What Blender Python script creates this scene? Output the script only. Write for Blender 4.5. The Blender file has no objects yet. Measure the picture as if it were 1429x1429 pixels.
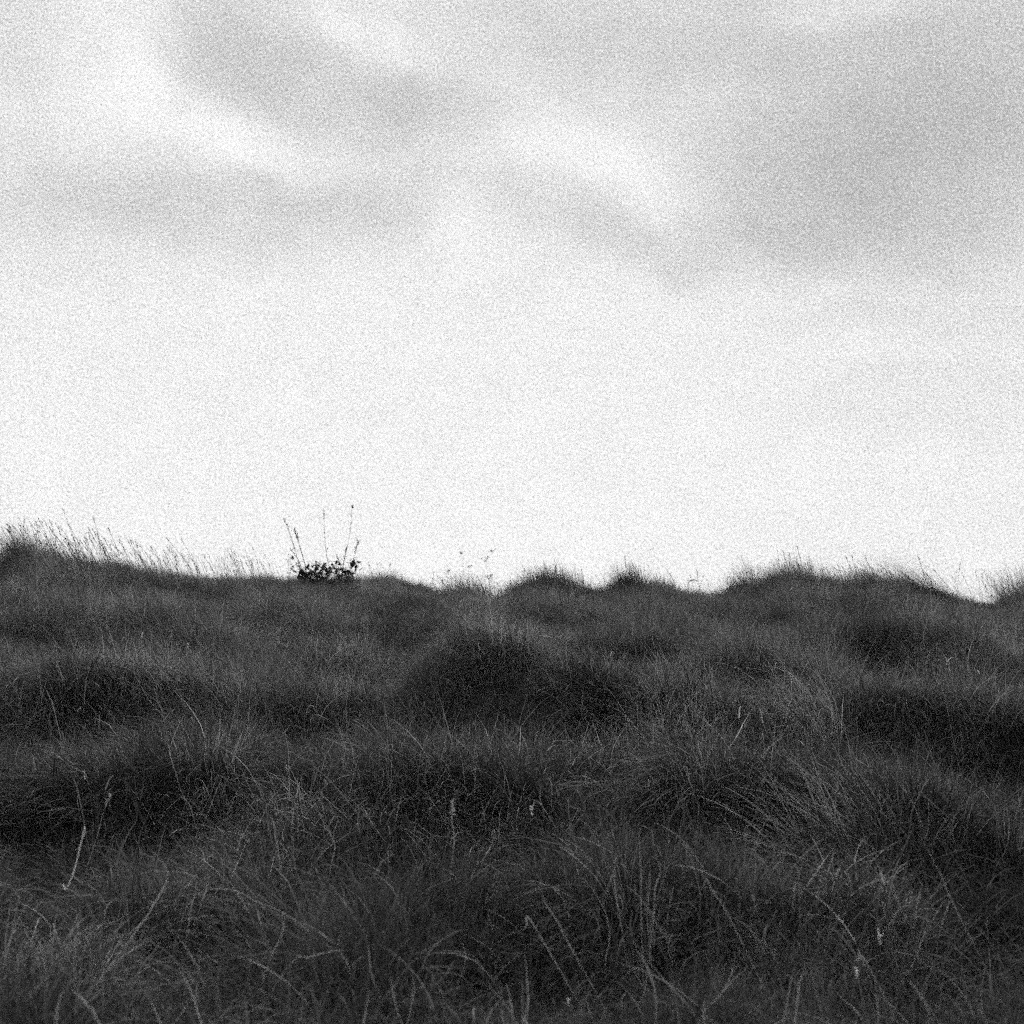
import bpy, math, random
import numpy as np

# ------------------------------------------------------------------ camera, world, sun, exposure
sc = bpy.context.scene
COL = sc.collection
SZ = 1429.0                       # the photograph's own pixels, used to measure directions
F = 1963.0
PITCH = math.radians(7.0)

cam_d = bpy.data.cameras.new('camera')
cam = bpy.data.objects.new('camera', cam_d)
COL.objects.link(cam)
cam.location = (0, 0, 0)
cam.rotation_euler = (math.radians(90) + PITCH, 0, 0)
cam_d.sensor_width = 36.0
cam_d.lens = 36.0 * F / SZ
cam_d.clip_start = 0.05
cam_d.clip_end = 3000
cam_d.dof.use_dof = True
cam_d.dof.focus_distance = 6.6
cam_d.dof.aperture_fstop = 4.0
sc.camera = cam

sc.view_settings.view_transform = 'Standard'
sc.view_settings.look = 'None'
sc.view_settings.exposure = 0.0
sc.view_settings.gamma = 1.0
sc.view_settings.use_curve_mapping = False
sc.cycles.use_denoising = False
sc.cycles.use_adaptive_sampling = True
sc.cycles.adaptive_threshold = 0.12
sc.cycles.adaptive_min_samples = 10
sc.cycles.max_bounces = 5
sc.cycles.diffuse_bounces = 3
sc.cycles.transmission_bounces = 4
sc.cycles.glossy_bounces = 2
sc.cycles.filter_width = 1.2

SUN_EL, SUN_AZ = 42.0, -20.0      # degrees; azimuth from +Y towards +X: ahead, a little left
world = bpy.data.worlds.new('World')
sc.world = world
world.use_nodes = True
nt = world.node_tree
nt.nodes.clear()
N, L = nt.nodes, nt.links


def node(t, **kw):
    n = N.new(t)
    for k, v in kw.items():
        setattr(n, k, v)
    return n


def math_node(op, a, b=None, c=None, clamp=False):
    n = N.new('ShaderNodeMath')
    n.operation = op
    n.use_clamp = clamp
    for i, v in enumerate((a, b, c)):
        if v is None:
            continue
        if isinstance(v, (int, float)):
            n.inputs[i].default_value = v
        else:
            L.new(v, n.inputs[i])
    return n.outputs[0]


out = node('ShaderNodeOutputWorld')
bg = node('ShaderNodeBackground')
bg.inputs['Strength'].default_value = 0.1
L.new(bg.outputs[0], out.inputs[0])
skytex = node('ShaderNodeTexSky', sky_type='NISHITA')
skytex.sun_disc = False
skytex.sun_elevation = math.radians(SUN_EL)
skytex.sun_rotation = math.radians(SUN_AZ)
skytex.dust_density = 4.0
bw = node('ShaderNodeRGBToBW')
L.new(skytex.outputs[0], bw.inputs[0])
clear_sky = math_node('MINIMUM', bw.outputs[0], 10.0)

tc = node('ShaderNodeTexCoord')
sep = node('ShaderNodeSeparateXYZ')
L.new(tc.outputs['Generated'], sep.inputs[0])
X, Y, Z = sep.outputs
az = math_node('ARCTAN2', X, Y)                       # 0 straight ahead, + to the right
el = math_node('ARCSINE', Z)
comb = node('ShaderNodeCombineXYZ')
L.new(az, comb.inputs[0])
L.new(el, comb.inputs[1])
# ragged cloud edges: bend the direction a little with noise
wn = node('ShaderNodeTexNoise')
wn.inputs['Scale'].default_value = 11.0
wn.inputs['Detail'].default_value = 9.0
wn.inputs['Roughness'].default_value = 0.58
L.new(comb.outputs[0], wn.inputs['Vector'])
vs = node('ShaderNodeVectorMath', operation='SUBTRACT')
L.new(wn.outputs['Color'], vs.inputs[0])
vs.inputs[1].default_value = (0.5, 0.5, 0.5)
vm = node('ShaderNodeVectorMath', operation='MULTIPLY_ADD')
L.new(vs.outputs[0], vm.inputs[0])
vm.inputs[1].default_value = (0.085, 0.062, 0.0)
L.new(comb.outputs[0], vm.inputs[2])
warped = vm.outputs[0]


def sky_dir(px, py):
    x = (px - SZ / 2) / F
    u = (SZ / 2 - py) / F
    d = np.array([x, math.cos(PITCH) - u * math.sin(PITCH), math.sin(PITCH) + u * math.cos(PITCH)])
    d /= np.linalg.norm(d)
    return math.atan2(d[0], d[1]), math.asin(d[2])


def cnoise(scale, detail, rough, vec, sx=1.0, sy=1.0, off=(0, 0, 0)):
    m = node('ShaderNodeMapping')
    m.inputs['Scale'].default_value = (sx, sy, 1)
    m.inputs['Location'].default_value = off
    L.new(vec, m.inputs[0])
    n = node('ShaderNodeTexNoise')
    n.inputs['Scale'].default_value = scale
    n.inputs['Detail'].default_value = detail
    n.inputs['Roughness'].default_value = rough
    L.new(m.outputs[0], n.inputs['Vector'])
    return n.outputs[0]


# cloud deck: brightness grows towards the horizon, broad soft banks everywhere
base = node('ShaderNodeMapRange')
base.interpolation_type = 'SMOOTHSTEP'
L.new(el, base.inputs[0])
base.inputs[1].default_value = 0.14
base.inputs[2].default_value = 0.42
base.inputs[3].default_value = 0.955
base.inputs[4].default_value = 0.77
lum = base.outputs[0]
n1 = cnoise(3.2, 6.0, 0.55, warped, 0.7, 1.6, (3.1, 1.7, 0))
hi = node('ShaderNodeMapRange')
L.new(el, hi.inputs[0])
hi.inputs[1].default_value = 0.15
hi.inputs[2].default_value = 0.35
hi.inputs[3].default_value = 0.06
hi.inputs[4].default_value = 0.20
lum = math_node('ADD', lum, math_node('MULTIPLY', math_node('SUBTRACT', n1, 0.5), hi.outputs[0]))
# cloud banks and breaks, each a soft ellipse at its direction: x, y, half length, half height, tilt (deg), amount
BANKS = [
    (30, 40, 110, 60, 0, -.09), (330, 50, 95, 90, 20, -.15), (430, 120, 200, 62, 8, -.20), (600, 150, 120, 42, 8, -.13),
    (690, 30, 120, 60, 0, -.08), (930, 35, 210, 70, 3, -.15), (1255, 170, 290, 185, 5, -.23), (1370, 100, 170, 90, 0, -.10),
    (1240, 270, 230, 110, -5, -.15), (1010, 345, 150, 45, 12, -.13), (780, 300, 110, 42, 24, -.15), (900, 350, 120, 30, 18, -.10),
    (110, 250, 200, 70, 0, -.08), (300, 295, 300, 52, 0, -.18), (520, 250, 150, 55, -8, -.13), (110, 360, 160, 40, 0, -.05),
    (1130, 230, 150, 120, 0, -.08), (1200, 445, 120, 18, 0, -.07), (1370, 465, 110, 26, 0, -.08), (1300, 560, 220, 60, 0, -.09),
    (1380, 360, 90, 60, 0, -.06), (850, 90, 130, 60, 0, -.06),
    (150, 70, 80, 130, 10, .17), (250, 150, 130, 42, 28, .17), (370, 200, 120, 30, 12, .15), (500, 212, 90, 16, 5, .08),
    (500, 42, 90, 26, 20, .17), (580, 82, 50, 22, 40, .12), (780, 215, 120, 52, 5, .20), (900, 245, 110, 48, 22, .13),
    (640, 315, 60, 46, 40, .13), (620, 200, 60, 22, 35, .08), (1180, 10, 130, 24, 3, .22), (1050, 130, 60, 30, 0, .08),
    (860, 110, 50, 22, 0, .07), (640, 420, 420, 90, 0, .04), (700, 790, 300, 90, 0, .06), (1150, 388, 160, 26, 2, .08),
    (1300, 500, 180, 16, 0, .05),
]
for (px, py, rx, ry, tilt, amt) in BANKS:
    a0, e0 = sky_dir(px, py)
    m = node('ShaderNodeMapping', vector_type='TEXTURE')
    m.inputs['Location'].default_value = (a0, e0, 0)
    m.inputs['Rotation'].default_value = (0, 0, -math.radians(tilt))
    m.inputs['Scale'].default_value = (1.45 * rx / F, 1.55 * ry / F, 1)
    L.new(warped, m.inputs[0])
    g = node('ShaderNodeTexGradient', gradient_type='SPHERICAL')
    L.new(m.outputs[0], g.inputs[0])
    r_ = node('ShaderNodeMapRange', interpolation_type='SMOOTHSTEP')
    L.new(g.outputs['Fac'], r_.inputs[0])
    r_.inputs[2].default_value = .72
    lum = math_node('MULTIPLY_ADD', r_.outputs[0], amt * (.68 if amt > 0 else 1.0), lum)
n2 = cnoise(26.0, 4.0, 0.6, warped, 1.0, 1.6)
lum = math_node('ADD', lum, math_node('MULTIPLY', math_node('SUBTRACT', n2, 0.5), 0.22))
# fine-grained mottle of the deck: stands in for the coarse grain the photograph has in its sky
rotm = node('ShaderNodeMapping')
rotm.inputs['Rotation'].default_value = (0, 0, 0.65)
L.new(comb.outputs[0], rotm.inputs[0])
n3 = cnoise(1650.0, 0.0, 0.5, comb.outputs[0])
n4 = cnoise(1150.0, 0.0, 0.5, rotm.outputs[0])
lum = math_node('ADD', lum, math_node('MULTIPLY', math_node('SUBTRACT', n3, 0.5), 3.6))
lum = math_node('ADD', lum, math_node('MULTIPLY', math_node('SUBTRACT', n4, 0.5), 2.2))
lum = math_node('MAXIMUM', math_node('MINIMUM', lum, 1.25), 0.30)
deck = math_node('MULTIPLY', lum, 10.0)               # over the 0.1 strength
mixn = node('ShaderNodeMix', data_type='FLOAT')
mixn.inputs[0].default_value = 0.94                   # the deck lets a little clear sky through
L.new(clear_sky, mixn.inputs[2])
L.new(deck, mixn.inputs[3])
L.new(mixn.outputs[0], bg.inputs['Color'])

sun_d = bpy.data.lights.new('sun', 'SUN')
world.cycles.sampling_method = 'MANUAL'
world.cycles.sample_map_resolution = 256
sun_d.energy = 1.5
sun_d.angle = math.radians(14)
sun_d.color = (1.0, 0.995, 0.985)
sun = bpy.data.objects.new('sun', sun_d)
COL.objects.link(sun)
sun.rotation_euler = (math.radians(90 - SUN_EL), 0, math.radians(180 - SUN_AZ))
# lamp's -Z must point from the sun to the scene: the sun stands ahead (+Y), a little left

# ------------------------------------------------------------------ helpers
rng = np.random.default_rng(11)
random.seed(4)


def tag(o, label=None, cat=None, group=None, kind=None):
    if label:
        o['label'] = label
    if cat:
        o['category'] = cat
    if group:
        o['group'] = group
    if kind:
        o['kind'] = kind
    return o


def smooth(a, b, x):
    t = np.clip((x - a) / (b - a), 0, 1)
    return t * t * (3 - 2 * t)


def hash2(ix, iy, seed):
    h = (ix.astype(np.int64) * 374761393 + iy.astype(np.int64) * 668265263 + seed * 1442695041) & 0x7fffffff
    h = ((h ^ (h >> 13)) * 1274126177) & 0x7fffffff
    return ((h ^ (h >> 16)) & 0xffff) / 65535.0


def vnoise(x, y, seed=0):
    ix, iy = np.floor(x), np.floor(y)
    fx, fy = x - ix, y - iy
    fx, fy = fx * fx * (3 - 2 * fx), fy * fy * (3 - 2 * fy)
    a = hash2(ix, iy, seed)
    b = hash2(ix + 1, iy, seed)
    c = hash2(ix, iy + 1, seed)
    d = hash2(ix + 1, iy + 1, seed)
    return (a * (1 - fx) + b * fx) * (1 - fy) + (c * (1 - fx) + d * fx) * fy


def fbm(x, y, seed=0, n=3):
    s, amp, t = 0, 1.0, 0
    for i in range(n):
        s = s + amp * vnoise(x * 2 ** i, y * 2 ** i, seed + i * 17)
        t += amp
        amp *= .5
    return s / t


# ------------------------------------------------------------------ the hill
# the crest as seen against the sky: direction (x) and height (y)
SKY_X = [-500, -200, 0, 20, 50, 80, 120, 180, 220, 260, 300, 350, 400, 450, 500, 540, 570, 592, 610, 630, 650, 680, 700, 712, 722,
         740, 760, 790, 812, 850, 868, 890, 905, 930, 950, 990, 1015, 1030, 1060, 1090, 1120, 1160, 1200, 1240, 1262, 1300, 1340,
         1370, 1400, 1420, 1460, 1700, 2000]
SKY_Y = [800, 778, 772, 765, 767, 773, 781, 789, 795, 799, 802, 802, 804, 801, 803, 805, 808, 812, 820, 827, 830, 829, 827, 822, 812,
         808, 806, 808, 813, 816, 810, 806, 810, 811, 817, 821, 821, 812, 808, 804, 801, 806, 810, 806, 810, 814, 823,
         831, 834, 829, 820, 840, 860]
# (measured against the sky)
SKY_X, SKY_Y = np.array(SKY_X, float), np.array(SKY_Y, float)
DIST_X = [-500, 0, 200, 400, 560, 600, 655, 700, 730, 900, 1010, 1100, 1250, 1400, 1900]
DIST_Y = [10.5, 11.0, 12.0, 13.0, 13.6, 14.6, 16.0, 15.2, 13.0, 13.4, 14.0, 12.2, 11.8, 12.6, 12.0]


def crest(px):
    v = np.interp(px, SKY_X, SKY_Y) + np.interp(px, [0, 60, 200, 400, 590, 615, 700, 718, 1400], [24, 21, 17, 15, 13, 13, 13, 20, 20])
    yc = np.interp(px, DIST_X, DIST_Y)
    z = yc * np.tan(PITCH + np.arctan((SZ / 2 - v) / F))
    return yc, z


def hill_base(x, y):
    ys = np.maximum(y, 2.0)
    a = np.clip(x / ys, -0.75, 0.75)
    yc, zc = crest(SZ / 2 + F * a)
    eye = 1.42
    s1 = (zc + eye) / yc
    vs_ = np.interp(SZ / 2 + F * a, [-300, 0, 350, 1429], [812, 815, 836, 848])
    s0 = np.tan(PITCH + np.arctan((SZ / 2 - vs_) / F)) + eye / 13.0
    w = smooth(.70, 1.0, y / yc)                        # the notches belong to the crest, not to the slope below it
    s = s0 * (1 - w) + s1 * w
    d = y - yc
    up = -eye + s * y
    over = -eye + s1 * yc + s1 * np.maximum(d, 0) - 0.22 * np.maximum(d, 0) ** 2
    z = np.where(d > 0, over, up)
    t = y / yc
    lo = -9.0
    k = 1.0                                            # soft floor at the foot of the hill
    z = lo + np.logaddexp(0, (z - lo) / k) * k
    return z, t


def ray(px, py):
    x = (px - SZ / 2) / F
    u = (SZ / 2 - py) / F
    return np.array([x, math.cos(PITCH) - u * math.sin(PITCH), math.sin(PITCH) + u * math.cos(PITCH)])


def cast(px, py, fn, lo=2.0, hi=19.0):
    d = ray(px, py)
    d = d / d[1]
    ys = np.arange(lo, hi, 0.02)
    z = fn(d[0] * ys, ys)
    hit = np.nonzero(z >= d[2] * ys)[0]
    yy = ys[hit[0]] if len(hit) else float(crest(np.array([px]))[0][0])
    return d[0] * yy, yy


# hummocks and hollows of the slope: px, py, half width, half depth (m), turn (deg), height (m)
HUMMOCKS = [
    (674, 938, .28, .42, 0, .29), (722, 972, .40, .48, -35, .23), (785, 990, .38, .46, -38, .23), (830, 1027, .34, .36, -38, .14), (630, 987, .36, .4, 10, .14),
    (312, 1077, .40, .34, -5, .22), (385, 1120, .30, .30, -25, .14), (215, 1072, .3, .3, 0, .08),
    (70, 972, .40, .36, 0, .15), (165, 977, .40, .38, -8, .19), (235, 1017, .3, .3, -20, .10), (90, 862, .7, .36, -10, .10),
    (215, 890, .6, .36, -15, .16), (20, 1082, .4, .34, 0, .07), (530, 886, .5, .30, 0, .14), (850, 917, .5, .30, 0, .12),
    (1040, 947, .55, .34, 0, .16), (1300, 922, .6, .38, -8, .18), (1200, 932, .5, .3, 0, .08), (1120, 1032, .5, .3, 0, .08),
    (1085, 1080, .42, .34, 0, .28), (960, 1027, .40, .36, 0, .16), (1250, 1027, .5, .36, -5, .16), (1380, 1037, .5, .4, 0, .09),
    (560, 1158, .40, .26, -8, .05), (700, 1158, .36, .24, 0, .07), (430, 1178, .34, .26, 0, .04), (900, 1268, .28, .28, 0, .10),
    (1225, 1298, .30, .24, 0, .12), (1190, 1178, .32, .26, 0, .12), (1300, 1173, .34, .3, -30, .12), (200, 1298, .30, .24, 0, .10),
    (70, 1378, .28, .24, 0, .08), (600, 1308, .34, .24, 0, .08), (450, 1002, .5, .34, 0, .12), (960, 922, .5, .3, 0, .06),
    (715, 1072, .55, .24, -10, -.18), (315, 1147, .40, .20, -10, -.14), (160, 1052, .4, .2, 0, -.04), (1085, 1163, .36, .22, 0, -.16),
    (1320, 967, .6, .25, -8, -.07), (70, 1198, .32, .25, 0, -.07), (540, 927, .4, .22, 0, -.08), (1040, 1017, .5, .22, 0, -.12),
    (1370, 1142, .4, .3, 0, -.07), (480, 1278, .35, .18, 0, -.08), (1090, 1288, .28, .18, 0, -.10),
    (300, 1388, .32, .18, 0, -.10), (1380, 1388, .28, .22, 0, -.12),
]
fb = lambda x, y: hill_base(x, y)[0]
HB = []
for (px, py, rx, ry, turn, h) in HUMMOCKS:
    hx, hy = cast(px, py, fb)
    if h > 0:                                          # px, py name the summit: the foot lies lower in view
        hx, hy = cast(px, py + 1.0 * h * F / hy, fb)
    HB.append((hx, hy, rx, ry, math.radians(turn), h))


def hill(x, y):
    z, t = hill_base(x, y)
    near = 1 - smooth(.74, .93, t)
    b = np.zeros_like(z)
    for (hx, hy, rx, ry, a, h) in HB:
        dx, dy = x - hx, y - hy
        u = (dx * math.cos(a) + dy * math.sin(a)) / rx
        v = (-dx * math.sin(a) + dy * math.cos(a)) / ry
        b = b + 1.12 * h * np.exp(-(u * u + v * v) * 1.3)
    b = b * near
    far = 1 - smooth(20, 40, np.abs(x)) * 0.5
    b = b + (fbm(x * 1.25 + 9, y * 1.25, 5, 3) - .5) * .12 * (0.10 + .90 * near) * far
    b = b + (smooth(.45, .8, vnoise(x * 2.9 + 4, y * 2.9, 15)) - .3) * .07 * near
    b = b + (fbm(x * 4.2, y * 4.2, 8, 2) - .5) * .09 * (0.35 + .65 * near)
    return z + b


def graded(fine0, fine1, step, far):
    mid = np.arange(fine0, fine1 + 1e-6, step)
    g = [step]
    while sum(g) < far:
        g.append(g[-1] * 1.28)
    c = np.cumsum(g)
    return np.concatenate([(fine0 - c)[::-1], mid, fine1 + c])


gx = graded(-8.0, 8.0, 0.08, 900)
gy = graded(1.2, 18.0, 0.08, 1200)
GX, GY = np.meshgrid(gx, gy)
GZ = hill(GX, GY)
verts = np.stack([GX.ravel(), GY.ravel(), GZ.ravel()], 1)
nx, ny = len(gx), len(gy)
i = np.arange(nx * ny).reshape(ny, nx)
quads = np.stack([i[:-1, :-1], i[:-1, 1:], i[1:, 1:], i[1:, :-1]], -1).reshape(-1, 4)


def mesh_from(name, verts, faces, mats, cols=None, smooth_on=True, midx=None):
    me = bpy.data.meshes.new(name)
    fl = np.asarray(faces, np.int32)
    k = fl.shape[1]
    me.vertices.add(len(verts))
    me.vertices.foreach_set('co', np.asarray(verts, np.float32).ravel())
    me.loops.add(fl.size)
    me.loops.foreach_set('vertex_index', fl.ravel())
    me.polygons.add(len(fl))
    me.polygons.foreach_set('loop_start', np.arange(0, fl.size, k, dtype=np.int32))
    if smooth_on:
        me.polygons.foreach_set('use_smooth', np.ones(len(fl), bool))
    for m in (mats if isinstance(mats, (list, tuple)) else [mats]):
        me.materials.append(m)
    if midx is not None:
        me.polygons.foreach_set('material_index', np.asarray(midx, np.int32))
    if cols is not None:
        at = me.attributes.new('shade', 'FLOAT', 'POINT')
        at.data.foreach_set('value', np.asarray(cols, np.float32))
    me.update()
    return me


def new_mat(name):
    m = bpy.data.materials.new(name)
    m.use_nodes = True
    return m


# ------------------------------------------------------------------ materials
def soil_material():
    m = new_mat('thatch')
    t = m.node_tree
    b = t.nodes['Principled BSDF']
    tc = t.nodes.new('ShaderNodeTexCoord')
    n = t.nodes.new('ShaderNodeTexNoise')
    n.inputs['Scale'].default_value = 14
    n.inputs['Detail'].default_value = 8
    t.links.new(tc.outputs['Object'], n.inputs['Vector'])
    r = t.nodes.new('ShaderNodeMapRange')
    t.links.new(n.outputs[0], r.inputs[0])
    r.inputs[3].default_value = .012
    r.inputs[4].default_value = .05
    t.links.new(r.outputs[0], b.inputs['Base Color'])
    bu = t.nodes.new('ShaderNodeBump')
    bu.inputs['Strength'].default_value = .8
    bu.inputs['Distance'].default_value = .03
    t.links.new(n.outputs[0], bu.inputs['Height'])
    t.links.new(bu.outputs[0], b.inputs['Normal'])
    b.inputs['Roughness'].default_value = .95
    return m


def blade_material(name, lo, hi, transl=.3, patch=.5, rough=.55):
    """grass leaf: each blade has its own grey (attribute shade 0..1), drier and greener patches over the slope"""
    m = new_mat(name)
    t = m.node_tree
    b = t.nodes['Principled BSDF']
    at = t.nodes.new('ShaderNodeAttribute')
    at.attribute_name = 'shade'
    geo = t.nodes.new('ShaderNodeNewGeometry')
    n = t.nodes.new('ShaderNodeTexNoise')
    n.inputs['Scale'].default_value = 1.7
    n.inputs['Detail'].default_value = 3
    t.links.new(geo.outputs['Position'], n.inputs['Vector'])
    r = t.nodes.new('ShaderNodeMapRange')
    t.links.new(n.outputs[0], r.inputs[0])
    r.inputs[1].default_value = .3
    r.inputs[2].default_value = .7
    r.inputs[3].default_value = 1 - patch
    r.inputs[4].default_value = 1 + patch
    r2 = t.nodes.new('ShaderNodeMapRange')
    t.links.new(at.outputs['Fac'], r2.inputs[0])
    r2.inputs[3].default_value = lo
    r2.inputs[4].default_value = hi
    mu = t.nodes.new('ShaderNodeMath')
    mu.operation = 'MULTIPLY'
    t.links.new(r.outputs[0], mu.inputs[0])
    t.links.new(r2.outputs[0], mu.inputs[1])
    t.links.new(mu.outputs[0], b.inputs['Base Color'])
    b.inputs['Roughness'].default_value = rough
    b.inputs['Specular IOR Level'].default_value = .22
    tr = t.nodes.new('ShaderNodeBsdfTranslucent')
    t.links.new(mu.outputs[0], tr.inputs[0])
    mx = t.nodes.new('ShaderNodeMixShader')
    mx.inputs[0].default_value = transl
    t.links.new(b.outputs[0], mx.inputs[1])
    t.links.new(tr.outputs[0], mx.inputs[2])
    t.links.new(mx.outputs[0], t.nodes['Material Output'].inputs[0])
    return m


M_SOIL = soil_material()
M_GRASS = blade_material('grass_leaf', .05, .44, .36, .6)
M_GRASS_SHADED = blade_material('shade_toned_grass_leaf', .014, .19, .26, .5)  # shade of the near slope put into the leaf colour as darker grey
M_DRY = blade_material('dry_grass_leaf', .16, .48, .25, .2)
M_STALK = blade_material('dry_stalk', .05, .12, .1, .2)
M_STRAW = blade_material('pale_straw', .25, .50, .15, .0)
M_BRAMBLE = blade_material('bramble_leaf', .02, .06, .12, .1)
M_BRIGHT = blade_material('bleached_straw', .72, .80, .1, .0, .35)

ground = bpy.data.objects.new('hillside', mesh_from('hillside', verts, quads, M_SOIL))
COL.objects.link(ground)
tag(ground, kind='structure')


# ------------------------------------------------------------------ blades
def ribbons(base, az, tilt, curl, length, width, shade, seg=5, wob=.0, r=rng):
    """flat tapering leaves that bend over: base (n,3), az heading, tilt from upright, curl added along the leaf"""
    n = len(length)
    ts = np.linspace(0, 1, seg + 1)
    pos = np.zeros((n, seg + 1, 3))
    pos[:, 0] = base
    side = np.stack([-np.sin(az), np.cos(az), np.zeros(n)], 1)
    twist = r.normal(0, .5, n)
    azs = az.copy()
    for k in range(1, seg + 1):
        th = tilt + curl * (ts[k] - .5 / seg) ** 1.4
        azs = azs + r.normal(0, wob, n)
        d = np.stack([np.sin(th) * np.cos(azs), np.sin(th) * np.sin(azs), np.cos(th)], 1)
        pos[:, k] = pos[:, k - 1] + d * (length / seg)[:, None]
    V = np.zeros((n, 2 * seg + 1, 3))
    for k in range(seg):
        w = width * (1 - ts[k] ** 2.2) * (.75 + .25 * min(1, ts[k] * 4)) * .5
        tw = twist * ts[k]
        up = np.array([0, 0, 1.0])
        sd = side * np.cos(tw)[:, None] + up * np.sin(tw)[:, None]
        V[:, 2 * k] = pos[:, k] - sd * w[:, None]
        V[:, 2 * k + 1] = pos[:, k] + sd * w[:, None]
    V[:, 2 * seg] = pos[:, seg]
    tri = []
    for k in range(seg - 1):
        tri += [(2 * k, 2 * k + 1, 2 * k + 3), (2 * k, 2 * k + 3, 2 * k + 2)]
    tri.append((2 * seg - 2, 2 * seg - 1, 2 * seg))
    tri = np.array(tri)
    nv = 2 * seg + 1
    T = (tri[None] + (np.arange(n) * nv)[:, None, None]).reshape(-1, 3)
    S = np.repeat(shade, nv)
    return V.reshape(-1, 3), T, S


def join(parts):
    V, T, S, M = [], [], [], []
    o = 0
    for p in parts:
        v, t, s = p[:3]
        V.append(v)
        T.append(t + o)
        S.append(s)
        M.append(np.full(len(t), p[3] if len(p) > 3 else 0))
        o += len(v)
    return np.concatenate(V), np.concatenate(T), np.concatenate(S), np.concatenate(M)


def disc(n, rad, r=rng):
    a = r.uniform(0, 2 * math.pi, n)
    q = rad * np.sqrt(r.uniform(0, 1, n))
    return np.stack([q * np.cos(a), q * np.sin(a), np.full(n, -.02)], 1)


def swept_tuft(seed, n=46, dry=0):
    r = np.random.default_rng(seed)
    az = r.normal(0, .75, n)
    v = ribbons(disc(n, .06, r), az, r.uniform(.3, 1.2, n), r.uniform(.5, 1.9, n), r.uniform(.10, .28, n) * r.choice([1, 1.3], n),
                r.uniform(.0018, .0038, n), np.clip(r.beta(1.1, 2.6, n), 0, 1), 6, .12, r)
    ps = [v + (0,)]
    if dry:
        az = r.normal(0, 1.2, dry)
        ps.append(ribbons(disc(dry, .06, r), az, r.uniform(.1, .9, dry), r.uniform(.3, 1.8, dry), r.uniform(.14, .30, dry),
                          r.uniform(.0018, .0034, dry), r.uniform(0, .8, dry), 6, .2, r) + (1,))
    return join(ps)


def upright_tuft(seed, n=34):
    r = np.random.default_rng(seed)
    az = r.normal(0, 1.5, n)
    v = ribbons(disc(n, .05, r), az, r.uniform(.0, .45, n), r.uniform(.1, 1.1, n), r.uniform(.12, .30, n),
                r.uniform(.0016, .0034, n), np.clip(r.beta(1.6, 2.4, n), 0, 1), 5, .08, r)
    return join([v + (0,)])


def thatch_tuft(seed, n=50):
    r = np.random.default_rng(seed)
    az = r.uniform(0, 2 * math.pi, n)
    v = ribbons(disc(n, .09, r), az, r.uniform(.5, 1.3, n), r.uniform(.0, .9, n), r.uniform(.06, .16, n),
                r.uniform(.0018, .0036, n), np.clip(r.beta(1.3, 3, n), 0, 1), 4, .2, r)
    return join([v + (0,)])


def stalk_parts(p0, pts_rel, rad, shade=.4, sides=4):
    P = np.array(pts_rel) + np.array(p0)
    n = len(P)
    tang = np.gradient(P, axis=0)
    tang /= np.linalg.norm(tang, axis=1)[:, None] + 1e-9
    ref = np.array([.3, .9, .1])
    V = []
    for k in range(n):
        a = np.cross(tang[k], ref)
        a /= np.linalg.norm(a) + 1e-9
        b = np.cross(tang[k], a)
        rr = rad[k] if hasattr(rad, '__len__') else rad * (1 - .55 * k / (n - 1))
        for s in range(sides):
            q = 2 * math.pi * s / sides
            V.append(P[k] + rr * (math.cos(q) * a + math.sin(q) * b))
    T = []
    for k in range(n - 1):
        for s in range(sides):
            s2 = (s + 1) % sides
            a, b, c, d = k * sides + s, k * sides + s2, (k + 1) * sides + s2, (k + 1) * sides + s
            T += [(a, b, c), (a, c, d)]
    for s in range(1, sides - 1):
        T.append((0, s + 1, s))
        e = (n - 1) * sides
        T.append((e, e + s, e + s + 1))
    return np.array(V), np.array(T), np.full(len(V), shade)


def flowering_stalk(seed, h=.45, head=.09):
    """a thin culm with a narrow open panicle"""
    r = np.random.default_rng(seed)
    lean = r.uniform(.15, .45)
    ts = np.linspace(0, 1, 9)
    th = .05 + lean * ts ** 1.5
    pts = [np.zeros(3)]
    for k in range(1, 9):
        pts.append(pts[-1] + np.array([math.sin(th[k]), r.normal(0, .01), math.cos(th[k])]) * h / 8)
    pts = np.array(pts)
    ps = [stalk_parts((0, 0, 0), pts, .0021, r.uniform(.2, .8), 3) + (0,)]
    nb = 12
    f = r.uniform(1 - head / h, 1, nb)
    idx = f * 8
    i0 = np.clip(idx.astype(int), 0, 7)
    bp = pts[i0] + (pts[i0 + 1] - pts[i0]) * (idx - i0)[:, None]
    ps.append(ribbons(bp, r.normal(0, 1.6, nb), r.uniform(.1, .7, nb), r.uniform(0, .5, nb), r.uniform(.015, .04, nb),
                      r.uniform(.003, .005, nb), r.uniform(.2, .9, nb), 2, 0, r) + (0,))
    nl = 3
    li = r.integers(1, 5, nl)
    ps.append(ribbons(pts[li], r.normal(0, 1.3, nl), r.uniform(.3, .7, nl), r.uniform(.4, 1.3, nl), r.uniform(.08, .16, nl),
                      r.uniform(.002, .003, nl), r.uniform(.2, .8, nl), 5, 0, r) + (0,))
    return join(ps)


lib = bpy.data.collections.new('grass_tufts')         # kept out of the scene: only the grass mass draws from it


def lib_add(k, parts, mats):
    v, t, s, m = parts
    me = mesh_from('tuft_%02d' % k, v, t, mats, s, True, m)
    o = bpy.data.objects.new('tuft_%02d' % k, me)
    lib.objects.link(o)


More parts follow.
